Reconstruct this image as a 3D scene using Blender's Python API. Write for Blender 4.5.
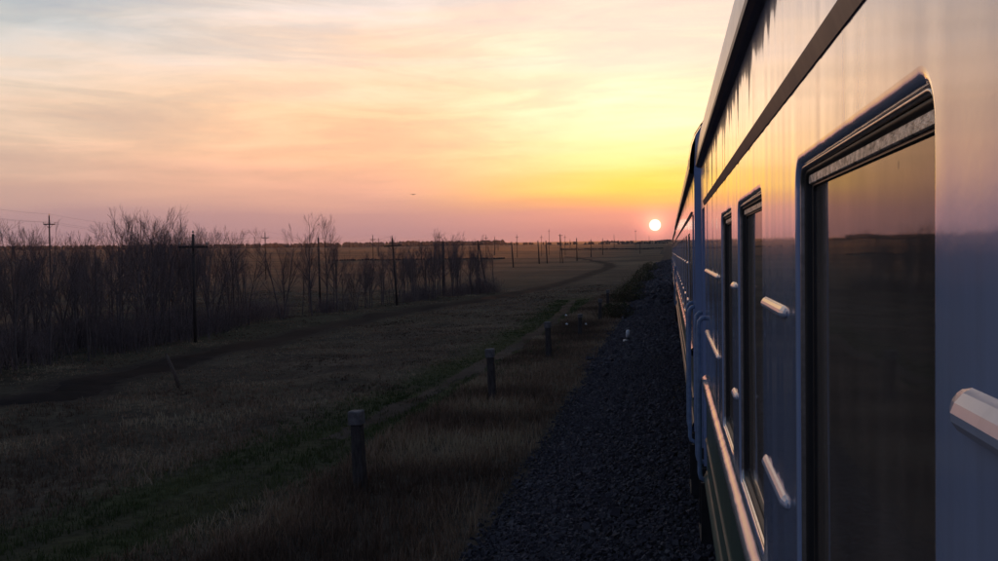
import bpy, math, random
import numpy as np
from mathutils import Vector, Matrix, noise as mn

rad = math.radians
random.seed(7)
rng = np.random.default_rng(11)
scene = bpy.context.scene
for o in list(bpy.data.objects):
    bpy.data.objects.remove(o)
col = scene.collection

# ------------------------------------------------------------------ camera
CAM = Vector((0.0, 0.0, 2.95))
HAZE = 8e-5
YAW, PITCH, ROLL = 9.870, -1.587, -0.80
cam_d = bpy.data.cameras.new('camera')
cam = bpy.data.objects.new('camera', cam_d)
col.objects.link(cam)
CROT = Matrix.Rotation(rad(YAW), 3, 'Z') @ Matrix.Rotation(rad(90 + PITCH), 3, 'X') @ Matrix.Rotation(rad(ROLL), 3, 'Z')
cam.matrix_world = Matrix.Translation(CAM) @ CROT.to_4x4()
FPX = 979.0
cam_d.sensor_width = 36.0
cam_d.lens = 36.0 * FPX / 998.0
cam_d.clip_start = 0.02
cam_d.clip_end = 30000
scene.camera = cam
scene.render.resolution_x = 1024
scene.render.resolution_y = 576

# ------------------------------------------------------------------ light
SUN_EL, SUN_AZ = rad(1.511), rad(-0.783)          # azimuth from +Y towards +X
SUN = Vector((math.sin(SUN_AZ) * math.cos(SUN_EL), math.cos(SUN_AZ) * math.cos(SUN_EL), math.sin(SUN_EL)))
scene.view_settings.view_transform = 'Standard'
scene.view_settings.look = 'None'
scene.view_settings.gamma = 1
scene.view_settings.exposure = 0
scene.view_settings.use_curve_mapping = False

sun_d = bpy.data.lights.new('sun_light', 'SUN')
sun_d.energy = 5.0
sun_d.angle = rad(0.53)
sun_d.color = (1.0, 0.30, 0.07)
sun_o = bpy.data.objects.new('sun_light', sun_d)
sun_o.rotation_euler = SUN.to_track_quat('Z', 'Y').to_euler()
col.objects.link(sun_o)


class NT:
    """small node helper"""
    def __init__(s, tree):
        s.t = tree; s.n = tree.nodes; s.l = tree.links
    def new(s, ty, **kw):
        nd = s.n.new(ty)
        for k, v in kw.items():
            if k.startswith('i_'):
                nd.inputs[k[2:].replace('_', ' ')].default_value = v
            else:
                setattr(nd, k, v)
        return nd
    def link(s, a, b): s.l.new(a, b)
    def val(s, sock, v):
        if isinstance(v, (int, float, tuple)): sock.default_value = v
        else: s.l.new(v, sock)
    def math(s, op, a, b=None, c=None, clamp=False):
        nd = s.n.new('ShaderNodeMath'); nd.operation = op; nd.use_clamp = clamp
        s.val(nd.inputs[0], a)
        if b is not None: s.val(nd.inputs[1], b)
        if c is not None: s.val(nd.inputs[2], c)
        return nd.outputs[0]
    def mix(s, f, a, b, mode='MIX'):
        nd = s.n.new('ShaderNodeMix'); nd.data_type = 'RGBA'; nd.blend_type = mode
        s.val(nd.inputs[0], f)
        for so, v in ((nd.inputs[6], a), (nd.inputs[7], b)):
            if isinstance(v, tuple): so.default_value = (*v[:3], 1)
            else: s.l.new(v, so)
        return nd.outputs[2]
    def ramp(s, f, pts, interp='LINEAR'):
        nd = s.n.new('ShaderNodeValToRGB'); nd.color_ramp.interpolation = interp
        e = nd.color_ramp.elements
        while len(e) < len(pts): e.new(0.5)
        for el, (p, c) in zip(e, pts):
            el.position = p
            el.color = (*c, 1) if isinstance(c, tuple) else (c, c, c, 1)
        s.val(nd.inputs[0], f)
        return nd.outputs[0]
    def noise(s, vec, scale, detail=4, rough=0.55, out=0, dist=0.0):
        nd = s.n.new('ShaderNodeTexNoise')
        nd.inputs['Scale'].default_value = scale; nd.inputs['Detail'].default_value = detail
        nd.inputs['Roughness'].default_value = rough; nd.inputs['Distortion'].default_value = dist
        if vec is not None: s.l.new(vec, nd.inputs['Vector'])
        return nd.outputs[out]
    def mapping(s, vec, scale=(1, 1, 1), loc=(0, 0, 0), rot=(0, 0, 0)):
        nd = s.n.new('ShaderNodeMapping')
        nd.inputs['Scale'].default_value = scale; nd.inputs['Location'].default_value = loc
        nd.inputs['Rotation'].default_value = rot
        s.l.new(vec, nd.inputs['Vector'])
        return nd.outputs[0]


def build_world():
    w = bpy.data.worlds.new('World'); scene.world = w; w.use_nodes = True
    t = NT(w.node_tree); t.n.clear()
    out = t.new('ShaderNodeOutputWorld'); bg = t.new('ShaderNodeBackground')
    t.link(bg.outputs[0], out.inputs[0])
    tc = t.new('ShaderNodeTexCoord'); d = tc.outputs['Generated']
    nrm = t.new('ShaderNodeVectorMath', operation='NORMALIZE'); t.link(d, nrm.inputs[0]); d = nrm.outputs[0]
    sx = t.new('ShaderNodeSeparateXYZ'); t.link(d, sx.inputs[0])
    X, Y, Z = sx.outputs
    el = t.math('DIVIDE', t.math('ARCSINE', Z), math.pi / 2)          # 0..1
    # cloud layers, projected on a flat deck overhead (thin cirrus streaks)
    zz = t.math('ADD', t.math('MAXIMUM', Z, 0.0), 0.07)
    cv = t.new('ShaderNodeCombineXYZ')
    t.link(t.math('DIVIDE', X, zz), cv.inputs[0]); t.link(t.math('DIVIDE', Y, zz), cv.inputs[1])
    c1 = t.noise(t.mapping(cv.outputs[0], (0.55, 0.34, 1), (3.1, 1.7, 0.4), (0, 0, 0.35)), 1.0, 7, 0.6, dist=0.9)
    c2 = t.noise(t.mapping(cv.outputs[0], (0.9, 1.5, 1), (7.3, 0.2, 2.0), (0, 0, 0.12)), 1.15, 6, 0.62, dist=0.5)
    c3 = t.noise(t.mapping(d, (4.2, 4.2, 30.0), (1.3, 0, 0), (0.05, 0.10, 0)), 1.0, 7, 0.62, dist=1.1)
    cl = t.math('ADD', t.math('ADD', t.math('MULTIPLY', c1, 0.36), t.math('MULTIPLY', c2, 0.26)), t.math('MULTIPLY', c3, 0.38))
    # elevation wobble so that the bands are not ruler straight
    hz = t.noise(t.mapping(d, (2.0, 2.0, 22.0)), 2.0, 4, 0.5)
    elw = t.math('ADD', el, t.math('MULTIPLY', t.math('SUBTRACT', hz, 0.5), t.math('MULTIPLY', el, 0.55)))
    u = t.math('SQRT', t.math('MAXIMUM', elw, 0.0))
    def R(*pts):
        return t.ramp(u, [(math.sqrt(e / 90.0), c) for e, c in pts])
    near = R((0, (.36, .17, .20)), (1.2, (.52, .24, .24)), (2.1, (.72, .33, .26)), (2.9, (.98, .50, .16)), (3.8, (1.22, .74, .13)),
             (5.4, (1.35, .88, .35)), (7.5, (1.35, .96, .57)), (10.5, (1.30, .96, .69)), (14.5, (1.12, .85, .68)), (23, (.66, .57, .51)), (42, (.25, .30, .38)), (90, (.115, .155, .25)))
    mid = R((0, (.30, .20, .25)), (1.2, (.38, .24, .275)), (2.4, (.52, .30, .29)), (3.6, (.80, .43, .32)), (5.5, (1.02, .56, .34)),
            (8, (1.06, .65, .39)), (11, (1.02, .71, .50)), (14.5, (.85, .73, .66)), (23, (.46, .46, .48)), (42, (.19, .24, .32)), (90, (.115, .155, .25)))
    far = R((0, (.27, .20, .27)), (1.2, (.32, .23, .28)), (2.4, (.43, .29, .30)), (4, (.60, .40, .33)), (6.5, (.75, .55, .42)),
            (9.5, (.74, .62, .51)), (12, (.56, .58, .57)), (15, (.42, .50, .55)), (23, (.29, .37, .45)), (42, (.16, .21, .30)), (90, (.115, .155, .25)))
    anti = R((0, (.055, .065, .12)), (2, (.070, .080, .145)), (6, (.10, .105, .175)), (12, (.11, .13, .21)), (23, (.11, .145, .24)),
             (42, (.11, .15, .245)), (90, (.115, .155, .25)))
    # azimuth away from the sun
    hl = t.math('SQRT', t.math('ADD', t.math('MULTIPLY', X, X), t.math('MULTIPLY', Y, Y)))
    ca = t.math('DIVIDE', t.math('ADD', t.math('MULTIPLY', X, math.sin(SUN_AZ)), t.math('MULTIPLY', Y, math.cos(SUN_AZ))), t.math('MAXIMUM', hl, 1e-4))
    az = t.math('ARCCOSINE', t.math('MINIMUM', t.math('MAXIMUM', ca, -1.0), 1.0))
    def span(a, b):
        nd = t.new('ShaderNodeMapRange', interpolation_type='SMOOTHSTEP')
        t.link(az, nd.inputs[0]); nd.inputs[1].default_value = rad(a); nd.inputs[2].default_value = rad(b)
        return nd.outputs[0]
    sky = t.mix(span(0, 17), near, mid)
    sky = t.mix(span(16, 40), sky, far)
    sky = t.mix(span(38, 105), sky, anti)
    # clouds: bright creamy veils and thin blue grey gaps, only above the haze layer
    up = t.new('ShaderNodeMapRange', interpolation_type='SMOOTHSTEP')
    t.link(el, up.inputs[0]); up.inputs[1].default_value = 1.5 / 90; up.inputs[2].default_value = 8 / 90
    veil = t.math('MULTIPLY', t.ramp(cl, [(0.495, 0.0), (0.59, 1.0)]), up.outputs[0])
    gap = t.math('MULTIPLY', t.ramp(cl, [(0.40, 1.0), (0.51, 0.0)]), up.outputs[0])
    sky = t.mix(t.math('MULTIPLY', veil, 0.75), sky, t.mix(1.0, sky, (1.25, 1.20, 1.20), 'MULTIPLY'))
    sky = t.mix(t.math('MULTIPLY', gap, 0.8), sky, t.mix(1.0, sky, (.77, .81, .91), 'MULTIPLY'))
    # aureole round the sun
    dot = t.new('ShaderNodeVectorMath', operation='DOT_PRODUCT'); t.link(d, dot.inputs[0]); dot.inputs[1].default_value = SUN
    ang = t.math('ARCCOSINE', t.math('MINIMUM', dot.outputs['Value'], 1.0))
    g1 = t.math('EXPONENT', t.math('MULTIPLY', ang, -1.0 / rad(0.42)))
    g2 = t.math('EXPONENT', t.math('MULTIPLY', ang, -1.0 / rad(2.2)))
    glow = t.new('ShaderNodeCombineColor')
    t.link(t.math('ADD', t.math('MULTIPLY', g1, 2.0), t.math('MULTIPLY', g2, 0.22)), glow.inputs[0])
    t.link(t.math('ADD', t.math('MULTIPLY', g1, 0.75), t.math('MULTIPLY', g2, 0.03)), glow.inputs[1])
    t.link(t.math('MULTIPLY', g1, 0.40), glow.inputs[2])
    sky = t.mix(1.0, sky, glow.outputs[0], 'ADD')
    # physical sky underneath, faint
    ns = t.new('ShaderNodeTexSky', sky_type='NISHITA')
    ns.sun_disc = False; ns.sun_elevation = SUN_EL; ns.sun_rotation = SUN_AZ
    ns.air_density = 1.4; ns.dust_density = 3.0
    sky = t.mix(1.0, sky, t.mix(1.0, ns.outputs[0], (.02, .02, .02), 'MULTIPLY'), 'ADD')
    t.link(sky, bg.inputs[0]); bg.inputs[1].default_value = 1.0
build_world()

# ------------------------------------------------------------------ helpers
def tag(o, label=None, cat=None, group=None, kind=None):
    if label: o['label'] = label
    if cat: o['category'] = cat
    if group: o['group'] = group
    if kind: o['kind'] = kind
    return o

def empty(name, loc=(0, 0, 0), rz=0.0, parent=None):
    o = bpy.data.objects.new(name, None); col.objects.link(o)
    o.location = loc; o.rotation_euler = (0, 0, rz); o.empty_display_size = 0.2
    if parent: o.parent = parent
    return o

def link_mesh(name, me, parent=None, loc=(0, 0, 0)):
    o = bpy.data.objects.new(name, me); col.objects.link(o); o.location = loc
    if parent: o.parent = parent
    return o

def copy_tree(o, parent=None):
    c = o.copy(); col.objects.link(c); c.parent = parent
    for ch in list(o.children): copy_tree(ch, c)
    return c

def np_mesh(name, V, F, mat, smooth=False):
    """V (n,3) array, F (m,k) array of equal sided faces"""
    V = np.asarray(V, np.float32); F = np.asarray(F, np.int32)
    me = bpy.data.meshes.new(name)
    k = F.shape[1]
    me.vertices.add(len(V)); me.vertices.foreach_set('co', V.ravel())
    me.loops.add(F.size); me.loops.foreach_set('vertex_index', F.ravel())
    me.polygons.add(len(F)); me.polygons.foreach_set('loop_start', np.arange(0, F.size, k, dtype=np.int32))
    me.polygons.foreach_set('use_smooth', np.full(len(F), smooth))
    me.update(calc_edges=True); me.validate()
    if mat: me.materials.append(mat)
    return me

class MB:
    def __init__(s): s.v = []; s.f = []; s.sm = []
    def add(s, vs, fs, smooth=False):
        b = len(s.v); s.v += [tuple(p) for p in vs]
        for f in fs: s.f.append(tuple(i + b for i in f)); s.sm.append(smooth)
        return s
    def box(s, x0, x1, y0, y1, z0, z1):
        vs = [(x, y, z) for x in (x0, x1) for y in (y0, y1) for z in (z0, z1)]
        return s.add(vs, [(0, 1, 3, 2), (4, 6, 7, 5), (0, 4, 5, 1), (2, 3, 7, 6), (0, 2, 6, 4), (1, 5, 7, 3)])
    def tube(s, pts, rr, n=8, cap=True, phase=0.0):
        pts = [Vector(p) for p in pts]
        if isinstance(rr, (int, float)): rr = [rr] * len(pts)
        rings = []
        up = None
        for i, p in enumerate(pts):
            t = (pts[min(i + 1, len(pts) - 1)] - pts[max(i - 1, 0)]).normalized()
            if up is None: up = Vector((0, 0, 1)) if abs(t.z) < 0.9 else Vector((1, 0, 0))
            a = t.cross(up).normalized(); b = a.cross(t).normalized(); up = b
            rings.append([p + (a * math.cos(q) + b * math.sin(q)) * rr[i] for q in [phase + 2 * math.pi * k / n for k in range(n)]])
        vs = [v for r in rings for v in r]; fs = []
        for i in range(len(pts) - 1):
            for k in range(n):
                fs.append((i * n + k, i * n + (k + 1) % n, (i + 1) * n + (k + 1) % n, (i + 1) * n + k))
        if cap:
            fs.append(tuple(range(n - 1, -1, -1))); fs.append(tuple((len(pts) - 1) * n + k for k in range(n)))
        return s.add(vs, fs, n > 4)
    def extrude_y(s, prof, y0, y1, closed=False, cap=False, smooth=False, ny=1):
        """prof = list of (x, z); extruded along y"""
        n = len(prof); vs = []
        for j in range(ny + 1):
            y = y0 + (y1 - y0) * j / ny
            vs += [(x, y, z) for x, z in prof]
        fs = []
        m = n if closed else n - 1
        for j in range(ny):
            for i in range(m):
                k = (i + 1) % n
                fs.append((j * n + i, j * n + k, (j + 1) * n + k, (j + 1) * n + i))
        if cap:
            fs.append(tuple(range(n))); fs.append(tuple(ny * n + i for i in reversed(range(n))))
        return s.add(vs, fs, smooth)
    def mesh(s, name, mat):
        me = bpy.data.meshes.new(name); me.from_pydata(s.v, [], s.f)
        me.polygons.foreach_set('use_smooth', s.sm)
        if mat: me.materials.append(mat)
        me.update(); return me
    def build(s, name, mat, parent=None, loc=(0, 0, 0)):
        return link_mesh(name, s.mesh(name, mat), parent, loc)

# ------------------------------------------------------------------ materials
def material(name):
    m = bpy.data.materials.new(name); m.use_nodes = True
    t = NT(m.node_tree); t.n.clear()
    out = t.new('ShaderNodeOutputMaterial'); p = t.new('ShaderNodeBsdfPrincipled')
    t.link(p.outputs[0], out.inputs[0])
    return m, t, p, out

def simple(name, c, rough=0.7, var=0.25, scale=6.0, metallic=0.0, bump=0.0, stretch=(1, 1, 1), c2=None):
    m, t, p, out = material(name)
    tc = t.new('ShaderNodeTexCoord')
    v = t.mapping(tc.outputs['Object'], stretch)
    nz = t.noise(v, scale, 6, 0.62)
    lo = tuple(x * (1 - var) for x in c); hi = tuple(min(1, x * (1 + var)) for x in (c2 or c))
    t.link(t.ramp(nz, [(0.32, lo), (0.68, hi)]), p.inputs['Base Color'])
    p.inputs['Roughness'].default_value = rough; p.inputs['Metallic'].default_value = metallic
    if rough > .8: p.inputs['Specular IOR Level'].default_value = 0.05
    if bump:
        b = t.new('ShaderNodeBump'); b.inputs['Strength'].default_value = bump; b.inputs['Distance'].default_value = 0.02
        t.link(t.noise(v, scale * 4, 5, 0.6), b.inputs['Height']); t.link(b.outputs[0], p.inputs['Normal'])
    return m

def car_paint(name, c, streak=0.55, rough=0.16, coat=0.9, wave=1.0):
    """painted steel sheet: slight oil canning, vertical rain streaks, road dirt"""
    m, t, p, out = material(name)
    tc = t.new('ShaderNodeTexCoord'); O = tc.outputs['Object']
    st = t.noise(t.mapping(O, (1, 26, 0.8)), 1.0, 5, 0.65)             # vertical streaks
    bl = t.noise(t.mapping(O, (1, 1.6, 1.2)), 1.3, 6, 0.6)
    dirt = t.math('ADD', t.math('MULTIPLY', st, 0.38), t.math('MULTIPLY', bl, 0.62))
    df = t.ramp(dirt, [(0.45, 0.0), (0.68, 1.0)])
    dirty = tuple(x * k for x, k in zip(c, (0.72, 0.66, 0.58)))
    t.link(t.mix(t.math('MULTIPLY', df, streak), c, dirty), p.inputs['Base Color'])
    t.link(t.math('ADD', rough, t.math('MULTIPLY', df, 0.06)), p.inputs['Roughness'])
    p.inputs['Coat Weight'].default_value = coat; p.inputs['Coat Roughness'].default_value = 0.06
    p.inputs['IOR'].default_value = 1.55
    w1 = t.noise(t.mapping(O, (1, 2.6, 0.18)), 1.0, 2, 0.5)
    w2 = t.noise(t.mapping(O, (1, 9.0, 0.9)), 1.0, 2, 0.5)
    fine = t.noise(O, 55.0, 3, 0.5)
    hsum = t.math('ADD', t.math('ADD', t.math('MULTIPLY', w1, 0.0115 * wave), t.math('MULTIPLY', w2, 0.0004 * wave)), t.math('MULTIPLY', fine, 0.00012))
    b = t.new('ShaderNodeBump'); b.inputs['Strength'].default_value = 1.0; b.inputs['Distance'].default_value = 1.0
    t.link(hsum, b.inputs['Height']); t.link(b.outputs[0], p.inputs['Normal']); t.link(b.outputs[0], p.inputs['Coat Normal'])
    return m

M = {}
M['paint'] = car_paint('coach_paint_pale_blue_grey', (0.35, 0.445, 0.68))
M['rib'] = car_paint('coach_rib_paint', (0.40, 0.46, 0.60), rough=0.24, coat=0.2, wave=0.0)
M['lower'] = car_paint('coach_paint_lower_dark', (0.050, 0.105, 0.085), rough=0.30, coat=0.15)
M['cream'] = car_paint('coach_belt_paint', (0.58, 0.57, 0.57), rough=0.14, wave=0.5)
M['trim'] = car_paint('coach_gutter_paint', (0.060, 0.055, 0.085), rough=0.45, coat=0.0, wave=0.3)
M['roof'] = car_paint('coach_roof_paint', (0.30, 0.31, 0.33), rough=0.3, coat=0.2)
M['railblue'] = simple('handrail_blue_paint', (0.20, 0.28, 0.42), 0.35, 0.2, 20)
M['rubber'] = simple('black_rubber', (0.012, 0.012, 0.013), 0.55, 0.3, 30)
M['alu'] = simple('grimy_aluminium', (0.16, 0.135, 0.12), 0.42, 0.75, 45, metallic=0.55, bump=0.25, stretch=(1, 0.8, 1.4), c2=(0.55, 0.50, 0.46))
M['bead'] = simple('window_bead_metal', (0.50, 0.48, 0.46), 0.28, 0.25, 40, metallic=0.9)
M['dark_frame'] = simple('dark_window_frame', (0.035, 0.03, 0.028), 0.4, 0.3, 20)
M['under'] = simple('underframe_black', (0.02, 0.02, 0.021), 0.7, 0.4, 5, bump=0.3)
M['steel'] = simple('worn_steel', (0.12, 0.10, 0.09), 0.45, 0.4, 12, metallic=0.7)
M['inside'] = simple('coach_interior', (0.10, 0.075, 0.05), 0.7, 0.3, 3)
M['concrete'] = simple('weathered_concrete', (0.16, 0.15, 0.15), 0.85, 0.35, 9, bump=0.5)
M['post_dark'] = simple('weathered_post', (0.075, 0.066, 0.062), 0.9, 0.4, 8, bump=0.6, stretch=(3, 3, 0.6))
M['wood'] = simple('weathered_pole_wood', (0.085, 0.068, 0.062), 0.9, 0.4, 5, bump=0.5, stretch=(4, 4, 0.5))
M['stake'] = simple('bleached_stake', (0.12, 0.092, 0.076), 0.9, 0.35, 8, bump=0.5, stretch=(3, 3, 0.6))
M['white'] = simple('marker_white_paint', (0.62, 0.64, 0.66), 0.6, 0.2, 25)
M['black'] = simple('marker_black_paint', (0.02, 0.02, 0.02), 0.6, 0.2, 25)
M['porcelain'] = simple('insulator_porcelain', (0.30, 0.27, 0.25), 0.25, 0.2, 20)
M['wire'] = simple('line_wire', (0.05, 0.045, 0.04), 0.5, 0.2, 4)
M['bark'] = simple('bare_tree_bark', (0.13, 0.105, 0.10), 0.95, 0.35, 6, bump=0.5)
M['twig'] = simple('bare_twigs', (0.17, 0.13, 0.125), 0.95, 0.35, 3)
M['scrub'] = simple('dry_scrub_twigs', (0.075, 0.060, 0.036), 0.95, 0.4, 3)
M['scrub2'] = simple('olive_scrub_leaves', (0.060, 0.064, 0.030), 0.9, 0.4, 3)
M['wood_far'] = simple('far_wood', (0.045, 0.042, 0.045), 1.0, 0.4, 0.05)
M['bird'] = simple('bird_plumage', (0.06, 0.05, 0.045), 0.8, 0.3, 10)
M['litter'] = simple('litter_white', (0.6, 0.6, 0.6), 0.6, 0.15, 30)

def glass_material():
    m, t, p, out = material('coach_window_glass')
    t.n.remove(p)
    tc = t.new('ShaderNodeTexCoord'); O = tc.outputs['Object']
    fr = t.new('ShaderNodeFresnel'); fr.inputs['IOR'].default_value = 1.75
    gl = t.new('ShaderNodeBsdfGlossy'); gl.inputs['Roughness'].default_value = 0.035
    gl.inputs['Color'].default_value = (.92, .92, .92, 1)
    b = t.new('ShaderNodeBump'); b.inputs['Strength'].default_value = 1.0; b.inputs['Distance'].default_value = 1.0
    t.link(t.math('MULTIPLY', t.noise(t.mapping(O, (1, 1.0, 0.8)), 1.6, 2, 0.5), 0.0022), b.inputs['Height'])
    t.link(b.outputs[0], gl.inputs['Normal'])
    tr = t.new('ShaderNodeBsdfTransparent'); tr.inputs['Color'].default_value = (.55, .56, .55, 1)
    mx = t.new('ShaderNodeMixShader'); t.link(fr.outputs[0], mx.inputs[0]); t.link(tr.outputs[0], mx.inputs[1]); t.link(gl.outputs[0], mx.inputs[2])
    # dust with dried spots; dust made denser to paint in the ground's reflection
    df = t.new('ShaderNodeBsdfDiffuse'); df.inputs['Color'].default_value = (.30, .26, .23, 1)
    vo = t.new('ShaderNodeTexVoronoi', feature='F1'); vo.inputs['Scale'].default_value = 7.0; t.link(O, vo.inputs['Vector'])
    spots = t.ramp(vo.outputs['Distance'], [(0.035, 1.0), (0.07, 0.0)])
    dust_refl = t.ramp(t.noise(t.mapping(O, (1, 2.4, 1.0)), 1.6, 6, 0.65), [(0.3, 0.16), (0.75, 0.36)])
    fac = t.math('MAXIMUM', dust_refl, t.math('MULTIPLY', spots, 0.45))
    m2 = t.new('ShaderNodeMixShader'); t.link(fac, m2.inputs[0]); t.link(mx.outputs[0], m2.inputs[1]); t.link(df.outputs[0], m2.inputs[2])
    t.link(m2.outputs[0], out.inputs[0])
    return m
M['glass'] = glass_material()

def ground_material():
    m, t, p, out = material('steppe_ground')
    g = t.new('ShaderNodeNewGeometry'); P = g.outputs['Position']
    big = t.noise(P, 0.045, 5, 0.6); medn = t.noise(P, 0.45, 6, 0.62); fine = t.noise(P, 5.0, 6, 0.65)
    rowv = t.noise(t.mapping(P, (0.010, 0.045, 1), (0, 0, 0), (0, 0, 0.12)), 1.0, 5, 0.6)   # long field bands
    a = t.mix(t.ramp(medn, [(0.38, 0.0), (0.62, 1.0)]), (0.050, 0.041, 0.035), (0.115, 0.090, 0.066))
    a = t.mix(t.ramp(big, [(0.42, 0.0), (0.62, 0.55)]), a, (0.058, 0.056, 0.036))
    at = t.new('ShaderNodeAttribute', attribute_name='cover')
    sep = t.new('ShaderNodeSeparateColor'); t.link(at.outputs['Color'], sep.inputs[0])
    far = t.mix(t.ramp(rowv, [(0.40, 0.0), (0.60, 1.0)]), (0.085, 0.064, 0.048), (0.17, 0.125, 0.082))
    a = t.mix(sep.outputs[2], a, far)
    gm = t.math('MULTIPLY', sep.outputs[0], t.ramp(medn, [(0.35, 0.35), (0.6, 1.0)]))
    a = t.mix(gm, a, (0.050, 0.058, 0.028))
    a = t.mix(sep.outputs[1], a, (0.042, 0.034, 0.030))
    a = t.mix(1.0, a, t.ramp(fine, [(0.3, 0.55), (0.7, 1.35)]), 'MULTIPLY')
    t.link(a, p.inputs['Base Color']); p.inputs['Roughness'].default_value = 1.0
    p.inputs['Specular IOR Level'].default_value = 0.02
    b = t.new('ShaderNodeBump'); b.inputs['Strength'].default_value = 0.7; b.inputs['Distance'].default_value = 0.12
    t.link(fine, b.inputs['Height']); t.link(b.outputs[0], p.inputs['Normal'])
    return m
M['ground'] = ground_material()
M['dirt'] = simple('trodden_earth', (0.016, 0.013, 0.013), 1.0, 0.4, 1.2, bump=0.6)
M['rut'] = simple('pale_dusty_rut', (0.044, 0.037, 0.032), 1.0, 0.6, .8, bump=0.5)
M['ballast'] = simple('ballast_bed', (0.030, 0.029, 0.032), 0.95, 0.5, 14, bump=0.8)

def cov_material(name, stops, rough=0.9):
    """colour by a per piece random attribute"""
    m, t, p, out = material(name)
    at = t.new('ShaderNodeAttribute', attribute_name='shade')
    t.link(t.ramp(at.outputs['Fac'], stops), p.inputs['Base Color'])
    p.inputs['Roughness'].default_value = rough
    p.inputs['Specular IOR Level'].default_value = 0.05
    return m
M['stone'] = cov_material('crushed_stone', [(0.0, (.038, .035, .042)), (0.6, (.075, .070, .082)), (0.95, (.09, .085, .092)), (1.0, (.13, .125, .13))])
M['dry_grass'] = cov_material('dry_grass_blades', [(0.0, (.11, .076, .055)), (0.4, (.24, .16, .108)), (0.7, (.33, .24, .158)), (1.0, (.40, .33, .22))])
M['green_grass'] = cov_material('green_grass_blades', [(0.0, (.05, .065, .025)), (0.6, (.085, .105, .040)), (1.0, (.15, .14, .065))])

# ------------------------------------------------------------------ terrain
def sstep(a, b, x):
    t = np.clip((x - a) / (b - a), 0, 1); return t * t * (3 - 2 * t)

def rise(r):
    k = 45.0
    return 0.0122 * k * np.logaddexp(0, (np.minimum(r, 4700.0) - 125.0) / k)

def gz(x, y):
    """ground height; the railhead at the train is z = 0"""
    x = np.asarray(x, float); y = np.asarray(y, float)
    r = np.hypot(x, np.maximum(y, 0))
    z = -0.80 - 0.38 * sstep(4.0, 17.0, -x) + rise(r)
    amp = sstep(3.2, 9.0, np.abs(x - 1.8))
    z = z + amp * (0.07 * np.sin(x * 0.55 + 0.21 * y) * np.sin(y * 0.33 - 0.2 * x + 1.0) + 0.05 * np.sin(x * 1.3 + 2.0) * np.sin(y * 0.9 + 0.6 * x))
    z = z + sstep(120, 500, r) * (0.7 * np.sin(x * 0.011 + 1.0) * np.sin(y * 0.008 + 0.5) + 0.35 * np.sin(y * 0.027 + x * 0.006))
    return z
def gzf(x, y): return float(gz(x, y))

def ray(px, py):
    v = CROT @ Vector(((px - 499.0) / FPX, -(py - 280.5) / FPX, -1.0))
    return v.normalized()
def on_ground(px, py):
    d = ray(px, py); lo = 1.0; t = 1.0
    while t < 8000:
        p = CAM + d * t
        if p.z < gzf(p.x, p.y): break
        lo = t; t *= 1.02
    for _ in range(40):
        m = (lo + t) / 2; p = CAM + d * m
        if p.z < gzf(p.x, p.y): t = m
        else: lo = m
    return CAM + d * t
def at_depth(px, py, y):
    d = ray(px, py); return CAM + d * (y / d.y)

# the two farm tracks, as centre lines in plan
def centre_line(pix):
    P = [on_ground(*q) for q in pix]
    return [(p.x, p.y) for p in P]
ROAD = [(-46.0, 8.0), (-33.0, 18.0)] + centre_line([(2, 402), (95, 380), (182, 360), (262, 343), (332, 327), (410, 311), (480, 300), (532, 290.5), (568, 282), (596, 272)]) + [(-11.5, 190.0), (-16.0, 240.0), (-34, 330)]
TRACK2 = [(-9.6, -8.0), (-9.2, 3.0)] + centre_line([(215, 487), (330, 440), (398, 409), (452, 381), (498, 357), (532, 336), (556, 318), (574, 300)])
def smooth_line(P, n=10):
    out = []
    Q = [P[0]] + P + [P[-1]]
    for i in range(1, len(Q) - 2):
        p0, p1, p2, p3 = (np.array(Q[j], float) for j in (i - 1, i, i + 1, i + 2))
        for k in range(n):
            t = k / n
            out.append(0.5 * ((2 * p1) + (-p0 + p2) * t + (2 * p0 - 5 * p1 + 4 * p2 - p3) * t * t + (-p0 + 3 * p1 - 3 * p2 + p3) * t ** 3))
    out.append(np.array(P[-1], float))
    return np.array(out)
ROAD_L = smooth_line(ROAD, 14); TRACK_L = smooth_line(TRACK2, 14)
def dist_to(L, x, y):
    d = np.full(np.shape(x), 1e9)
    for a, b in zip(L[:-1], L[1:]):
        ab = b - a; q = max(float(ab @ ab), 1e-9)
        t = np.clip(((x - a[0]) * ab[0] + (y - a[1]) * ab[1]) / q, 0, 1)
        d = np.minimum(d, np.hypot(x - a[0] - t * ab[0], y - a[1] - t * ab[1]))
    return d

def axis(dense_a, dense_b, step, far_a, far_b, g=1.10):
    a = list(np.arange(dense_a, dense_b + 1e-6, step))
    s = step; p = dense_b
    while p < far_b: s *= g; p += s; a.append(min(p, far_b))
    s = step; p = dense_a; pre = []
    while p > far_a: s *= g; p -= s; pre.append(max(p, far_a))
    return np.array(pre[::-1] + a)
gx = axis(-34, 6, 0.5, -4000, 4000); gy = axis(4, 95, 0.6, -600, 4600)
GX, GY = np.meshgrid(gx, gy)
GZ = gz(GX, GY)
dr = dist_to(ROAD_L, GX, GY); GZ = GZ - 0.0 * dr
nx_, ny_ = len(gx), len(gy)
idx = np.arange(nx_ * ny_).reshape(ny_, nx_)
F = np.stack([idx[:-1, :-1], idx[:-1, 1:], idx[1:, 1:], idx[1:, :-1]], -1).reshape(-1, 4)
V = np.stack([GX, GY, GZ], -1).reshape(-1, 3)
me = np_mesh('ground', V, F, M['ground'], True)
dt = dist_to(TRACK_L, GX, GY)
green = (1 - sstep(0.9, 2.3, dt)) * 0.95
green = np.maximum(green, 0.35 * sstep(-34, -24, GX) * (1 - sstep(-24, -12, GX)))
dirt = (1 - sstep(0.9, 1.7, dr)) * 0.9
rr = np.hypot(GX, GY)
farm = sstep(70, 190, rr)
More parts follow.
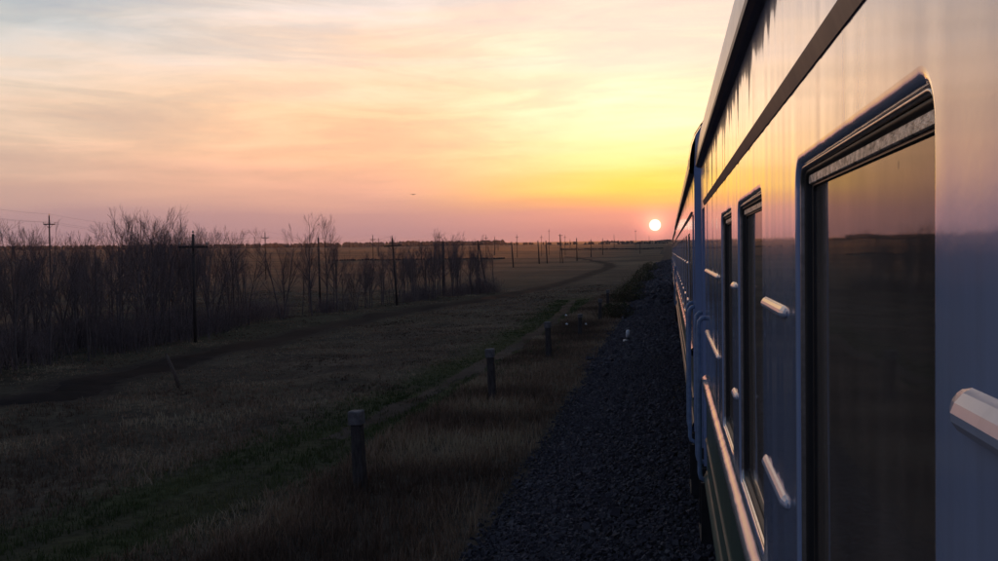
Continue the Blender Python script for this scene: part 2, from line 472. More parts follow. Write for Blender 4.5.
C = np.stack([green * (1 - sstep(90, 160, rr)), dirt, farm, np.ones_like(farm)], -1).reshape(-1, 4).astype(np.float32)
ca = me.color_attributes.new('cover', 'FLOAT_COLOR', 'POINT'); ca.data.foreach_set('color', C.ravel())
tag(link_mesh('ground', me), kind='structure')

def strip(name, L, w, mat, lift, wob=0.25, off=0.0, hollow=0.0):
    """a trodden strip following the ground, its edges uneven and sunk into the turf"""
    n = len(L); T = np.gradient(L, axis=0); T /= np.linalg.norm(T, axis=1)[:, None]
    N = np.stack([-T[:, 1], T[:, 0]], 1)
    cols = np.linspace(-1, 1, 9); vs = []
    for i in range(n):
        a = mn.noise(Vector((L[i][0] * 0.45, L[i][1] * 0.45, off))) * wob; b = mn.noise(Vector((L[i][0] * 0.45, L[i][1] * 0.45, off + 9))) * wob
        for c in cols:
            s = c * w + off + (a if c < 0 else b) * abs(c)
            x, y = L[i] + N[i] * s
            dd = 0.0
            h = lift * (1 - abs(c) ** 4 * 3.0) + (0.02 if name == 'dirt_road' else .004) * mn.noise(Vector((x * 1.7, y * 1.7, 3)))
            h -= hollow * (math.exp(-((abs(s) - 0.75) / 0.25) ** 2))
            vs.append((x, y, gzf(x, y) - dd + h))
    idx = np.arange(n * 9).reshape(n, 9)
    F = np.stack([idx[:-1, :-1], idx[:-1, 1:], idx[1:, 1:], idx[1:, :-1]], -1).reshape(-1, 4)
    return tag(link_mesh(name, np_mesh(name, np.array(vs), F, mat, True)), kind='structure')
strip('dirt_road', smooth_line(ROAD, 40), 1.25, M['dirt'], 0.05, 0.5, hollow=0.03)
strip('worn_path', smooth_line(TRACK2[3:], 40), 0.42, M['rut'], 0.016, 0.55)

# ------------------------------------------------------------------ railway
TX = 0.28 + 1.55                                     # track centre line
def track_rise(y): return rise(np.hypot(0, np.maximum(np.asarray(y, float), 0)))
def ballast_z(x, y):
    u = TX - np.asarray(x, float)
    return -0.20 - 0.66 * sstep(1.6, 4.9, u) - 0.66 * sstep(1.6, 4.9, -u) + track_rise(y)
bys = axis(2, 60, 0.35, -120, 900, 1.12); bxs = np.concatenate([np.linspace(-3.3, 1.0, 26), np.linspace(1.4, 6.9, 14)])
BX, BY = np.meshgrid(bxs, bys)
jit = np.array([[mn.noise(Vector((a * 3.1, b * 3.1, 0))) for a in bxs] for b in bys])
edge = np.array([mn.noise(Vector((0, b * 0.35, 5))) for b in bys])[:, None]
BXj = BX + edge * 0.35 * (BX < -2.9)
BZ = ballast_z(BX, BY) + 0.010 * jit - .006
idx = np.arange(BX.size).reshape(BX.shape)
F = np.stack([idx[:-1, :-1], idx[:-1, 1:], idx[1:, 1:], idx[1:, :-1]], -1).reshape(-1, 4)
tag(link_mesh('ballast_bed', np_mesh('ballast_bed', np.stack([BXj, BY, BZ], -1).reshape(-1, 3), F, M['ballast'], False)), kind='structure')

# loose crushed stone on the shoulder
def scatter_stones(n):
    y = 5.5 + (rng.random(n) ** 1.7) * 62
    x = -3.25 + rng.random(n) * 4.1
    lim = (x < -2.3) & (rng.random(n) < 0.55); x = np.where(lim, x + 1.2, x)
    s = rng.lognormal(math.log(0.0165), 0.35, n) * (1 + (y > 30) * 0.7)
    fr = rng.random(n) < .22; y = np.where(fr, 58 + (rng.random(n) ** 1.5) * 160, y); s = np.where(fr, s * 2.6, s)
    z = ballast_z(x, y) + s * 0.35
    base = np.array([(-1, -1, -1), (1, -1, -1), (1, 1, -1), (-1, 1, -1), (-.8, -.8, 1), (.8, -.8, 1), (.8, .8, 1), (-.8, .8, 1)], float)
    fq = np.array([(0, 3, 2, 1), (4, 5, 6, 7), (0, 1, 5, 4), (1, 2, 6, 5), (2, 3, 7, 6), (3, 0, 4, 7)])
    V = base[None] * (0.6 + 0.6 * rng.random((n, 8, 3)))
    V = V * (s[:, None, None] * (0.7 + 0.6 * rng.random((n, 1, 3))))
    a = rng.random(n) * 6.28; b = (rng.random(n) - .5) * 1.8
    ca, sa, cb, sb = np.cos(a), np.sin(a), np.cos(b), np.sin(b)
    y1 = V[..., 1] * cb[:, None] - V[..., 2] * sb[:, None]; z1 = V[..., 1] * sb[:, None] + V[..., 2] * cb[:, None]
    x2 = V[..., 0] * ca[:, None] - y1 * sa[:, None]; y2 = V[..., 0] * sa[:, None] + y1 * ca[:, None]
    V = np.stack([x2 + x[:, None], y2 + y[:, None], z1 + z[:, None]], -1).reshape(-1, 3)
    F = (fq[None] + (np.arange(n) * 8)[:, None, None]).reshape(-1, 4)
    me = np_mesh('ballast_stone', V, F, M['stone'])
    at = me.attributes.new('shade', 'FLOAT', 'POINT'); at.data.foreach_set('value', np.repeat(rng.random(n), 8).astype(np.float32))
    return me
tag(link_mesh('ballast_stones', scatter_stones(108000)), 'loose grey crushed stones on the sloping railway shoulder', 'ballast', kind='stuff')

rt = empty('railway_track', (TX, 0, 0)); tag(rt, kind='structure')
rail_prof = [(-.07, -.18), (.07, -.18), (.07, -.165), (.012, -.15), (.012, -.045), (.036, -.03), (.036, 0), (-.036, 0), (-.036, -.03), (-.012, -.045), (-.012, -.15), (-.07, -.165)]
for s in (-1, 1):
    mb = MB(); mb.extrude_y([(x + s * 0.797, z) for x, z in rail_prof], -60, 125, True, True)
    mb.build('rail', M['steel'], rt)
sl = MB(); sl.box(-1.35, 1.35, -.12, .12, -.34, -.185); slm = sl.mesh('sleeper', M['concrete'])
for i in range(90): link_mesh('sleeper', slm, rt, (0, -10 + i * 0.62, 0))

# ------------------------------------------------------------------ passenger cars
Z_EAVE, Z_BELT_T, Z_BELT_B, Z_BOT = 3.67, 1.966, 1.876, 1.10
WZ0, WZ1 = 2.0, 3.133                                 # window bead, bottom and top
CW = 3.10                                             # car width
CELL = 0.0295

def rrect(y0, y1, z0, z1, r, k=7):
    pts = []
    for cy, cz, a0 in ((y1 - r, z1 - r, 0), (y0 + r, z1 - r, 90), (y0 + r, z0 + r, 180), (y1 - r, z0 + r, 270)):
        for i in range(k + 1):
            a = rad(a0 + 90 * i / k); pts.append((cy + r * math.cos(a), cz + r * math.sin(a)))
    return pts
def ring(mb, loops, smooth=True):
    """loops: list of (pts, depth) of equal length, bridged with quads"""
    n = len(loops[0][0]); vs = []
    for pts, d in loops: vs += [(d, y, z) for y, z in pts]
    fs = []
    for j in range(len(loops) - 1):
        for i in range(n):
            k = (i + 1) % n
            fs.append((j * n + i, (j + 1) * n + i, (j + 1) * n + k, j * n + k))
    mb.add(vs, fs, smooth)
def off_loop(w, e, r=0.05):
    y0, y1, z0, z1 = w; return rrect(y0 - e, y1 + e, z0 - e, z1 + e, max(r + e, 0.012))

def cell(mb, w):
    """sheet metal round one opening plus its rolled lip"""
    inner = off_loop(w, 0.022)
    y0, y1, z0, z1 = w[0] - CELL, w[1] + CELL, w[2] - CELL, w[3] + CELL
    cy, cz = (y0 + y1) / 2, (z0 + z1) / 2; outer = []
    k = len(inner) // 4
    for i, (y, z) in enumerate(inner):
        q, j = divmod(i, k); f = j / (k - 1)
        # walk round the rectangle so that the corner falls at mid arc
        cor = [(y1, z1), (y0, z1), (y0, z0), (y1, z0)][q]
        if q % 2 == 0: p = (cor[0], z) if f < 0.5 else (y, cor[1])
        else: p = (y, cor[1]) if f < 0.5 else (cor[0], z)
        if abs(f - 0.5) < 0.09: p = cor
        outer.append(p)
    n = len(inner)
    vs = [(0, *p) for p in outer] + [(0, *p) for p in inner]
    mb.add(vs, [(i, n + i, n + (i + 1) % n, (i + 1) % n) for i in range(n)])
    ring(mb, [(off_loop(w, 0.022), 0.0), (off_loop(w, 0.017), 0.0004), (off_loop(w, 0.012), 0.0016), (off_loop(w, 0.007), 0.0040), (off_loop(w, 0.003), 0.0075), (off_loop(w, 0.0), 0.013), (off_loop(w, -0.001), 0.050)])

def quad(mb, y0, y1, z0, z1, d=0.0):
    if y1 - y0 > 1e-4 and z1 - z0 > 1e-4:
        mb.add([(d, y0, z0), (d, y0, z1), (d, y1, z1), (d, y1, z0)], [(0, 1, 2, 3)])

_win = {}
def window(parent, w):
    """frame > bead, seal, top rail, glass; y measured from the window's own edge"""
    wd = round(w[1] - w[0], 3); h = round(w[3] - w[2], 3)
    if (wd, h) not in _win:
        q = (0.0, wd, 0.0, h)
        fr = MB(); ring(fr, [(off_loop(q, -.028), .034), (off_loop(q, -.029), .030), (off_loop(q, -.046), .030), (off_loop(q, -.048), .046)], False)
        bd = MB(); ring(bd, [(off_loop(q, -.0015), .016), (off_loop(q, -.0025), .0095), (off_loop(q, -.005), .0075), (off_loop(q, -.0085), .0105), (off_loop(q, -.0095), .019)])
        se = MB(); ring(se, [(off_loop(q, -.0095), .021), (off_loop(q, -.013), .016), (off_loop(q, -.018), .018), (off_loop(q, -.022), .023), (off_loop(q, -.0278), .033)])
        tr = MB(); tr.extrude_y([(.0295, h - .042), (.025, h - .042), (.023, h - .040), (.023, h - .0235), (.026, h - .021), (.0295, h - .021)], .034, wd - .034, True, True)
        gl = MB(); quad(gl, .044, wd - .044, .044, h - .044, .036)
        _win[(wd, h)] = [fr.mesh('window', M['dark_frame'])] + [b.mesh(n, m) for b, n, m in ((bd, 'bead', M['bead']), (se, 'rubber_seal', M['rubber']), (tr, 'top_rail', M['alu']), (gl, 'glass', M['glass']))]
    ms = _win[(wd, h)]
    p = link_mesh('window', ms[0], parent, (0, w[0], w[2]))
    for m in ms[1:]: link_mesh(m.name.split('.')[0], m, p)
    return p

def rib_mesh(length, near=False):
    """pressed stiffening bar with sloped faces and chamfered ends"""
    c = min(0.05, length * .2); L = length
    k_ = 1.35 if near else 1.0
    o = [(x * k_, z * k_) for x, z in [(0, -.0165), (-.010, -.0135), (-.0145, -.007), (-.0148, -.001), (-.012, .006), (-.006, .013), (0, .0165)]]
    mb = MB(); n = len(o)
    st = [(0.0, 0.12), (c * .35, .6), (c, 1.0), (L - c, 1.0), (L - c * .35, .6), (L, 0.12)]
    vs = [(x * s - 0.0005 * 0, y, z * (0.35 + 0.65 * s)) for y, s in st for x, z in o]
    fs = [(j * n + i, (j + 1) * n + i, (j + 1) * n + i + 1, j * n + i + 1) for j in range(5) for i in range(n - 1)]
    fs += [tuple(range(n)), tuple(5 * n + i for i in reversed(range(n)))]
    mb.add(vs, fs)
    return mb.mesh('stiffening_rib', M['rib'])
_ribs = {}
def rib(parent, y, z, L):
    L = round(L, 2)
    k = (L, L == .61)
    if k not in _ribs: _ribs[k] = rib_mesh(L, k[1])
    return link_mesh('stiffening_rib', _ribs[k], parent, (0, y, z))

ROOF = [(-.042, 3.70), (-.038, 3.80), (-.018, 3.93), (.018, 4.03), (.075, 4.12), (.18, 4.21), (.36, 4.30), (.70, 4.39), (1.10, 4.435), (CW / 2, 4.45)]
ROOF = ROOF + [(CW - x, z) for x, z in reversed(ROOF[:-1])]

def bogie(parent, yc):
    b = MB()
    for s in (-1, 1):
        x = CW / 2 + s * 1.0
        b.box(x - .09, x + .09, yc - 1.75, yc + 1.75, .55, .75)
        for a in (-1.2, 1.2): b.box(x - .12, x + .12, yc + a - .17, yc + a + .17, .33, .63)
        b.box(x - .13, x + .13, yc - .45, yc + .45, .35, .55)
    b.box(CW / 2 - .91, CW / 2 + .91, yc - .25, yc + .25, .56, .80)
    bo = b.build('bogie', M['under'], parent)
    for a in (-1.2, 1.2):
        for s in (-1, 1):
            w = MB(); x = CW / 2 + s * 0.797
            w.tube([(x - .065, yc + a, .475), (x + .045, yc + a, .475)], .475, 28)
            w.tube([(x - s * .045 - .015, yc + a, .475), (x - s * .045 + .015, yc + a, .475)], .50, 28)
            w.build('wheel', M['steel'], bo)

def passenger_car(y_near, length, xs, wins, ribs, doors, label, detail=True):
    """side plane at x = xs facing -X; wins/ribs/doors in world y"""
    car = empty('passenger_car', (xs, y_near, 0))
    tag(car, label, 'train car', 'passenger cars of the train')
    L = length
    W = sorted([(a - y_near, b - y_near, WZ0, WZ1) for a, b in wins])
    D = sorted([(a - y_near, b - y_near) for a, b in doors])
    side = MB()
    # the body between the doors
    segs = []; y = 0.0
    for a, b in D: segs.append((y, a)); y = b
    segs.append((y, L))
    zt, zb = WZ1 + CELL, WZ0 - CELL
    for a, b in segs:
        quad(side, a, b, zt, Z_EAVE + .02); quad(side, a, b, Z_BELT_T - .004, zb)
        yy = a
        for w in W:
            if a <= w[0] and w[1] <= b:
                quad(side, yy, w[0] - CELL, zb, zt); cell(side, w); yy = w[1] + CELL
        quad(side, yy, b, zb, zt)
        if b - a < 1.0: quad(side, a, b, Z_BOT, Z_BELT_T - .004)
    for a, b in D: quad(side, a, b, 3.30, Z_EAVE + .02)
    side.build('side_panel', M['paint'], car)
    for w in W: window(car, w)
    lower = MB(); belt = MB(); gut = MB()
    for a, b in segs:
        if b - a < 1.0: continue
        belt.extrude_y([(-.001, Z_BELT_T + .002), (-.006, 1.960), (-.018, 1.950), (-.029, 1.940), (-.035, 1.930), (-.037, 1.915), (-.036, 1.898), (-.031, 1.885), (-.020, Z_BELT_B), (.003, Z_BELT_B - .002)], a + .002, b - .002, False, False, True, 24)
        lower.extrude_y([(.003, 1.885), (.004, 1.47), (.0, 1.46), (-.009, 1.446), (-.009, 1.432), (.0, 1.42), (.004, 1.41),
                         (.004, 1.20), (-.006, 1.185), (-.020, 1.155), (-.024, 1.138), (-.018, 1.115), (.0, 1.10), (.05, 1.097)], a, b, False, False, False, 24)
        gut.extrude_y([(0, 3.346), (-.013, 3.345), (-.015, 3.341), (-.013, 3.335), (-.003, 3.306), (0, 3.304)], a + .003, b - .003, False, True, False, 1)
    belt.build('belt_moulding', M['cream'], car); lower.build('lower_side', M['lower'], car); gut.build('drip_moulding', M['trim'], car)
    # eave with rain channel, roof, ring at the ends
    ev = MB(); ev.extrude_y([(0.0, 3.665), (-.026, 3.670), (-.046, 3.682), (-.0475, 3.705), (-.0425, 3.712), (-.041, 3.70), (.02, 3.70)], 0.0, L, False, False)
    ev.extrude_y([(CW, 3.665), (CW + .045, 3.68), (CW + .045, 3.71), (CW, 3.71)], 0.0, L)
    ev.build('eave', M['trim'], car)
    rf = MB(); rf.extrude_y(ROOF, 0.0, L, False, False, True, 20); ro = rf.build('roof', M['roof'], car)
    for ye in (0.012, L - .232):
        er = MB(); er.extrude_y([(CW / 2 + (x - CW / 2) * 1.006, z + .012) for x, z in ROOF], ye, ye + .22, False, False, True); er.build('roof_end_band', M['under'], ro)
    for k in range(int(L / 3.2)):
        v = MB(); yc = 1.8 + 3.2 * k
        v.tube([(CW / 2, yc, 4.43), (CW / 2, yc, 4.50), (CW / 2, yc, 4.52)], [.17, .17, .24], 14); v.tube([(CW / 2, yc, 4.52), (CW / 2, yc, 4.57)], [.24, .10], 14)
        v.build('roof_ventilator', M['roof'], ro)
    # ends, far side, floor, inner partition
    for ye, d in ((0.0, 1), (L, -1)):
        e = MB(); body = [(0, Z_BOT), (0, 3.69)] + [(x, z) for x, z in ROOF if 0 < x < CW] + [(CW, 3.69), (CW, Z_BOT)]
        hole = (CW / 2 - .45, CW / 2 + .45, 1.25, 3.35)
        e.add([(x, ye, z) for x, z in body], [tuple(range(len(body)))])
        e.box(-.001 if False else .004, .06, ye - d * .0 - (.03 if d > 0 else 0), ye + (.03 if d < 0 else 0), Z_BOT + .004, 3.66)
        e.build('end_wall', M['paint'], car)
        g = MB(); x0, x1 = CW / 2 - .62, CW / 2 + .62
        for q in range(4):
            s = 0.03 * (q % 2); y0 = ye - d * (.03 + .062 * q); y1 = y0 - d * .060
            g.box(x0 + s, x1 - s, min(y0, y1), max(y0, y1), 1.15 + s, 3.45 - s)
        g.build('gangway_bellows', M['rubber'], car)
        for x in (CW / 2 - .9, CW / 2 + .9):
            bf = MB(); bf.tube([(x, ye, 1.06), (x, ye - d * .22, 1.06), (x, ye - d * .221, 1.06), (x, ye - d * .26, 1.06)], [.07, .07, .19, .18], 16)
            bf.build('buffer', M['under'], car)
    fs = MB(); quad(fs, 0, L, Z_BOT, 3.69, CW); fs.build('far_side_panel', M['paint'], car)
    fl = MB(); fl.box(.06, CW - .06, .06, L - .06, 1.10, 1.28); fl.build('floor', M['under'], car)
    pt = MB(); quad(pt, .1, L - .1, 1.28, 3.64, 1.05); pt.build('partition', M['inside'], car)
    cl = MB(); cl.add([(.01, .05, 3.62), (1.04, .05, 3.62), (1.04, L - .05, 3.62), (.01, L - .05, 3.62)], [(0, 1, 2, 3)]); cl.build('ceiling', M['inside'], car)
    # doors set back into the side
    for a, b in D:
        j = MB()
        j.box(-.0, .10, a - .02, a - .0005, Z_BOT + .01, 3.30) if False else None
        for yy in (a, b): j.add([(0, yy, Z_BOT), (.11, yy, Z_BOT), (.11, yy, 3.30), (0, yy, 3.30)], [(0, 1, 2, 3)])
        j.add([(0, a, 3.30), (.11, a, 3.30), (.11, b, 3.30), (0, b, 3.30)], [(0, 1, 2, 3)])
        j.build('door_jamb', M['paint'], car)
        dr_ = MB(); q = (a + .17, b - .17, 2.25, 3.10)
        quad(dr_, a, b, 3.10, 3.30, .085); quad(dr_, a, b, Z_BOT, 2.25, .085); quad(dr_, a, a + .17, 2.25, 3.10, .085); quad(dr_, b - .17, b, 2.25, 3.10, .085)
        dp = dr_.build('door', M['paint'], car)
        g = MB(); quad(g, *q, .10); g.build('glass', M['glass'], dp)
        h = MB(); h.tube([(.085, b - .10, 2.02), (.035, b - .10, 2.02), (.035, b - .20, 2.02)], .011, 8); h.build('handle', M['steel'], dp)
        for yy in (a - .055, b + .055):
            hr = MB(); z0, z1 = 1.12, 2.42
            hr.tube([(.002, yy, z1), (-.028, yy, z1 - .006), (-.050, yy, z1 - .03), (-.055, yy, z1 - .07), (-.055, yy, z0 + .07), (-.048, yy, z0 + .03), (.002, yy, z0)], .019, 10)
            hr.build('handrail', M['railblue'], car)
        st = MB()
        for z, o in ((.93, -.03), (.62, -.05)):
            st.box(o, .24, a + .03, b - .03, z - .025, z)
        for yy in (a + .02, b - .05): st.box(-.045, .22, yy, yy + .03, .60, 1.09)
        st.build('step', M['under'], car)
    # ribs
    for y, z, l in ribs: rib(car, y - y_near, z, l)
    # underframe
    u = MB(); u.box(.25, CW - .25, .25, L - .25, .90, 1.09)
    u.box(.22, 1.1, L * .38, L * .46, .40, .90); u.box(.20, 1.2, L * .52, L * .58, .45, .90)
    u.build('underframe', M['under'], car)
    bogie(car, 3.3); bogie(car, L - 3.3)
    return car

# the car the picture is taken from
wins1 = [(1.13, 2.265), (3.10, 4.14), (4.56, 5.44), (-.80, .36), (-2.75, -1.60), (-4.70, -3.55), (-6.65, -5.50), (-8.60, -7.45), (-10.55, -9.40), (-12.4, -11.3)]
ribs1 = []
for a, b in ((.42, 1.03), (2.45, 3.03), (4.24, 4.48), (5.80, 7.72), (-1.52, -.88), (-3.47, -2.83)):
    for z in (2.795, 2.325): ribs1.append((a, z, b - a))
passenger_car(-16.0, 24.70, 0.28, wins1, ribs1, [(7.92, 8.52), (-15.75, -15.10)],
              'nearest pale blue-grey passenger coach, its large window filling the right edge')
def far_car(y0, xs, label):
    w = [(y0 + 2.0 + 1.92 * k, y0 + 3.1 + 1.92 * k) for k in range(11)]
    r = [(y0 + 3.22 + 1.92 * k, z, .56) for k in range(10) for z in (2.795, 2.325)]
    return passenger_car(y0, 24.6, xs, w, r, [(y0 + .18, y0 + .84), (y0 + 23.78, y0 + 24.42)], label)
far_car(9.32, 0.236, 'second passenger coach, coupled just beyond the nearest one, with blue handrails by its door')
far_car(34.5, 0.262, 'third passenger coach along the train, reddish in the low sun')
far_car(59.7, 0.27, 'fourth and farthest passenger coach, a dark sliver at the vanishing end of the train')

# ------------------------------------------------------------------ posts and small things by the line
def marker_post(p, h, w, lean, rz, label):
    t = empty('marker_post', (p.x, p.y, gzf(p.x, p.y) - .05), rz)
    t.rotation_euler = (lean[0], lean[1], rz)
    b = MB(); s = w / 2; c = .018
    oct_ = [(-s + c, -s), (s - c, -s), (s, -s + c), (s, s - c), (s - c, s), (-s + c, s), (-s, s - c), (-s, -s + c)]
    n = 8; zs = [0, h * .3, h * .62, h * .84]
    vs = [(x * (1.04 - .05 * i) + .006 * random.uniform(-1, 1), y * (1.04 - .05 * i) + .006 * random.uniform(-1, 1), z) for i, z in enumerate(zs) for x, y in oct_]
    fs = [(i * n + k, i * n + (k + 1) % n, (i + 1) * n + (k + 1) % n, (i + 1) * n + k) for i in range(3) for k in range(n)] + [tuple(3 * n + k for k in range(n))]
    b.add(vs, fs); b.build('shaft', M['post_dark'], t)
    k = MB(); zs = [h * .835, h * .84, h * .985, h]; sc = [1.05, 1.17, 1.17, 1.02]
    vs = [(x * q, y * q, z) for z, q in zip(zs, sc) for x, y in oct_]
    fs = [(i * n + a, i * n + (a + 1) % n, (i + 1) * n + (a + 1) % n, (i + 1) * n + a) for i in range(3) for a in range(n)] + [tuple(3 * n + a for a in range(n)), tuple(reversed(range(n)))]
    k.add(vs, fs); k.build('cap', M['concrete'], t)
    tag(t, label, 'post', 'row of short posts along the railway')
posts = [((361, 491), 411, .185, (0, -.045), 'nearest and largest short post with a pale square cap'),
         ((493, 399), 349, .19, (0, -.05), 'second short post from the front, pale cap, beside green track'),
         ((549, 357), 322, .18, (0, -.03), 'third short post from the front in the row beside the ballast'),
         ((580, 335), 314, .18, (.03, .01), 'fourth short post from the front, low and dark'),
         ((600, 320), 299, .19, (0, .02), 'fifth short post from the front in the row beside the ballast'),
         ((608, 308), 290, .19, (0, 0), 'farthest short post of the row, beside olive scrub')]
for (bx, by), ty, w, lean, lab in posts:
    p = on_ground(bx, by); D_ = -(CROT.transposed() @ (p - CAM)).z
    marker_post(p, (by - ty) * D_ / FPX + .06, w, lean, rad(random.uniform(-12, 12)), lab)

# little white and black trackside peg on the stones
d_ = ray(628, 341); t_ = 20.0
while (CAM + d_ * t_).z > float(ballast_z((CAM + d_ * t_).x, (CAM + d_ * t_).y)): t_ += .05
pg = CAM + d_ * t_
tk = empty('trackside_peg', (pg.x, pg.y, pg.z - .02), .3)
a = MB(); a.box(-.17, .17, -.12, .12, 0, .07); a.build('foot', M['white'], tk)
a = MB(); a.tube([(0, 0, .07), (0, 0, .17)], [.075, .07], 10); a.build('band', M['black'], tk)
a = MB(); a.tube([(0, 0, .17), (0, 0, .40), (0, 0, .45)], [.085, .08, .045], 10); a.build('head', M['white'], tk)
tag(tk, 'small white peg with a black band standing on the ballast', 'peg')

# leaning stake in the field
p0 = on_ground(180, 388); p1 = at_depth(166, 354, p0.y + .05)
v = (p1 - p0)
a = MB(); a.tube([Vector((0, 0, -.08)) - v * .06, v * .45 + Vector((.01, .02, 0)), v * 1.0], [.065, .058, .045], 9)
st_ = a.build('leaning_stake', M['stake'], None, p0)
tag(st_, 'thin wooden stake leaning left in the grass beside the dirt road', 'stake')

# scraps of litter near the track
for i, (px, py, lab) in enumerate([(566, 317, 'white scrap of litter in the green grass, the upper of two'), (567, 326, 'white scrap of litter in the green grass, the lower of two'),
                                   (586, 326, 'tiny pale scrap of litter left of the fifth post'), (635, 288, 'pale scrap of litter in front of the olive scrub')]):
    p = on_ground(px, py); a = MB(); s = .05 + .0009 * p.y
    vs = [(math.cos(k * 1.05) * s * random.uniform(.6, 1.2), math.sin(k * 1.05) * s * random.uniform(.6, 1.2), random.uniform(.0, .6) * s) for k in range(6)]
    a.add(vs + [(0, 0, s * 1.1), (0, 0, -.03)], [(k, (k + 1) % 6, 6) for k in range(6)] + [((k + 1) % 6, k, 7) for k in range(6)])
    tag(a.build('litter_scrap', M['litter'], None, (p.x, p.y, p.z + .06)), lab, 'litter', 'litter by the line')

# ------------------------------------------------------------------ bare trees
def grow(seed, height, stems, spread, depth=4, dens=1.0, tr=0.07):
    """returns trunk and crown MB of a leafless tree"""
    r = random.Random(seed); trunk = MB(); crown = MB()
    def branch(p, d, length, rad0, lev, mbx):
        n = 4 if lev < 2 else 3
        pts = [p.copy()]; rr = [rad0]; q = p.copy(); dd = d.copy()
        for i in range(n):
            dd = (dd + Vector((r.uniform(-1, 1), r.uniform(-1, 1), r.uniform(-.35, .75))) * (.10 + .06 * lev)).normalized()
            q = q + dd * (length / n); pts.append(q.copy()); rr.append(max(rad0 * (1 - .72 * (i + 1) / n), .0035))
        mbx.tube(pts, rr, 6 if lev == 0 else (4 if lev == 1 else 3), False)
        if lev >= depth: return
        m = {0: int(9 * dens), 1: int(6 * dens), 2: int(5 * dens), 3: int(3 * dens)}[lev] + r.randint(-1, 1)
        for k in range(max(m, 2)):
            f = (.30 if lev == 0 else .18) + (.98 - .25) * (k + r.random()) / m
            f = min(f, .99); x = f * n; i = min(int(x), n - 1); pp = pts[i].lerp(pts[i + 1], x - i)
            tdir = (pts[i + 1] - pts[i]).normalized()
            a = r.uniform(0, 6.283); perp = Vector((math.cos(a), math.sin(a), 0)); perp = (perp - tdir * perp.dot(tdir)).normalized()
            ang = rad(r.uniform(22, 48)) * spread
            nd = (tdir * math.cos(ang) + perp * math.sin(ang) + Vector((0, 0, .12))).normalized()
            ln = length * r.uniform(.34, .58) * (1.15 - .55 * f) * (1.15 if lev == 0 else 1.1)
            branch(pp, nd, ln, max(rr[i] * r.uniform(.42, .6), .0045), lev + 1, crown)
    for s in range(stems):
        a = s * 6.283 / max(stems, 1) + r.random(); t = rad(0 if stems == 1 else r.uniform(7, 17))
        d = Vector((math.cos(a) * math.sin(t), math.sin(a) * math.sin(t), math.cos(t)))
        branch(Vector((math.cos(a) * .06 * (stems > 1), math.sin(a) * .06 * (stems > 1), -.1)), d, height * r.uniform(.78, 1.0) * .92, tr * (1 if stems == 1 else .72), 0, trunk)
    return trunk, crown
kinds = []
for sd, hh, stn, sp, dp, dn in ((1, 5.2, 1, .95, 3, 1.25), (2, 5.0, 1, .85, 3, 1.1), (3, 4.8, 2, .9, 3, 1.0), (4, 5.4, 1, .75, 3, 1.2), (5, 4.6, 3, .85, 3, .85), (6, 5.0, 1, 1.05, 3, 1.15), (7, 4.5, 2, .8, 3, 1.0), (8, 5.6, 2, .95, 3, 1.25)):
    a, b = grow(sd, hh, stn, sp, dp, dn)
    kinds.append((a.mesh('trunk', M['bark']), b.mesh('crown', M['twig']), max(v[2] for v in b.v)))
def tree(x, y, kind, height, rz, label, group='bare trees of the shelter belt'):
    tm, cm, h0 = kinds[kind]; t = empty('bare_tree', (x, y, gzf(x, y) - .03), rz)
    s = height / h0; t.scale = (s * random.uniform(.72, .98), s * random.uniform(.72, .98), s * random.uniform(.96, 1.08))
    link_mesh('trunk', tm, t); link_mesh('crown', cm, t)
    tag(t, label, 'tree', group)
    return t
def front(px):                                    # foot of the belt's front row
    xs = [-60, 20, 100, 190, 270, 340, 400, 470, 500]; ys = [392, 371, 357, 340, 321, 312, 304, 295, 292]
    return on_ground(px, float(np.interp(px, xs, ys)))
STEM = ('broad', 'straight', 'forked', 'narrow', 'bushy', 'spreading', 'narrow forked', 'tall forked')
def where(px): return ('left of the leftmost pole' if px < 49 else 'right of the leftmost pole' if px < 120 else 'left of the long-armed pole' if px < 193 else 'right of the long-armed pole')
THIN = '%s slender bare tree in the thin stretch, %s the widest spreading bare tree'
CLUMP = '%s bare tree in the %s of the thick clump ending the shelter belt'
R2 = random.Random(5)
# dense part
for row in range(5):
    px = -58 + row * 6
    while px < 262 - row * 4:
        p = front(px); away = Vector((p.x - 0, p.y, 0)).normalized()
        q = p + away * (row * 1.9 + R2.uniform(-.5, .5)) + Vector((-row * .5 + R2.uniform(-.4, .4), 0, 0))
        hh = R2.uniform(3.7, 5.7) + .12 * row + .6 * (px > 150)
        kd = R2.randrange(8); tree(q.x, q.y, kd, hh, R2.uniform(0, 6.28), '%s bare tree, dense belt %s, %s' % (STEM[kd], ('front row', 'second row', 'middle', 'back', 'back')[row], where(px)))
        px += R2.uniform(11, 24) * (1.0 if px > 100 else 1.25)
# one wide tree and its neighbours
for px, k, hh, lab in ((282, 2, 6.2, 'forked bare tree just left of the widest spreading bare tree'), (312, 5, 7.0, 'widest spreading bare tree, tallest crown against the pink sky'),
                       (323, 0, 6.6, 'bare tree standing tight behind the widest spreading bare tree'), (337, 5, 5.8, 'bare tree just right of the widest spreading bare tree')):
    p = front(px); tree(p.x, p.y + (.8 if px == 323 else 0), k, hh, px * .7, lab)
for px in (268, 275, 291, 300, 306, 328, 331):
    p = front(px); kd = R2.randrange(8); tree(p.x - 1.2, p.y + R2.uniform(1.5, 6), kd, R2.uniform(4.0, 6.0), R2.uniform(0, 6), THIN % (STEM[kd], 'left of' if px < 300 else 'behind'))
for px in (343, 346, 350, 353, 357, 361, 365, 369, 373, 376, 380, 384, 389, 403, 407, 411):
    p = front(px); kd = R2.randrange(8); tree(p.x, p.y + R2.uniform(-.5, 3), kd, R2.uniform(3.0, 4.8), R2.uniform(0, 6), THIN % (STEM[kd], 'right of'))
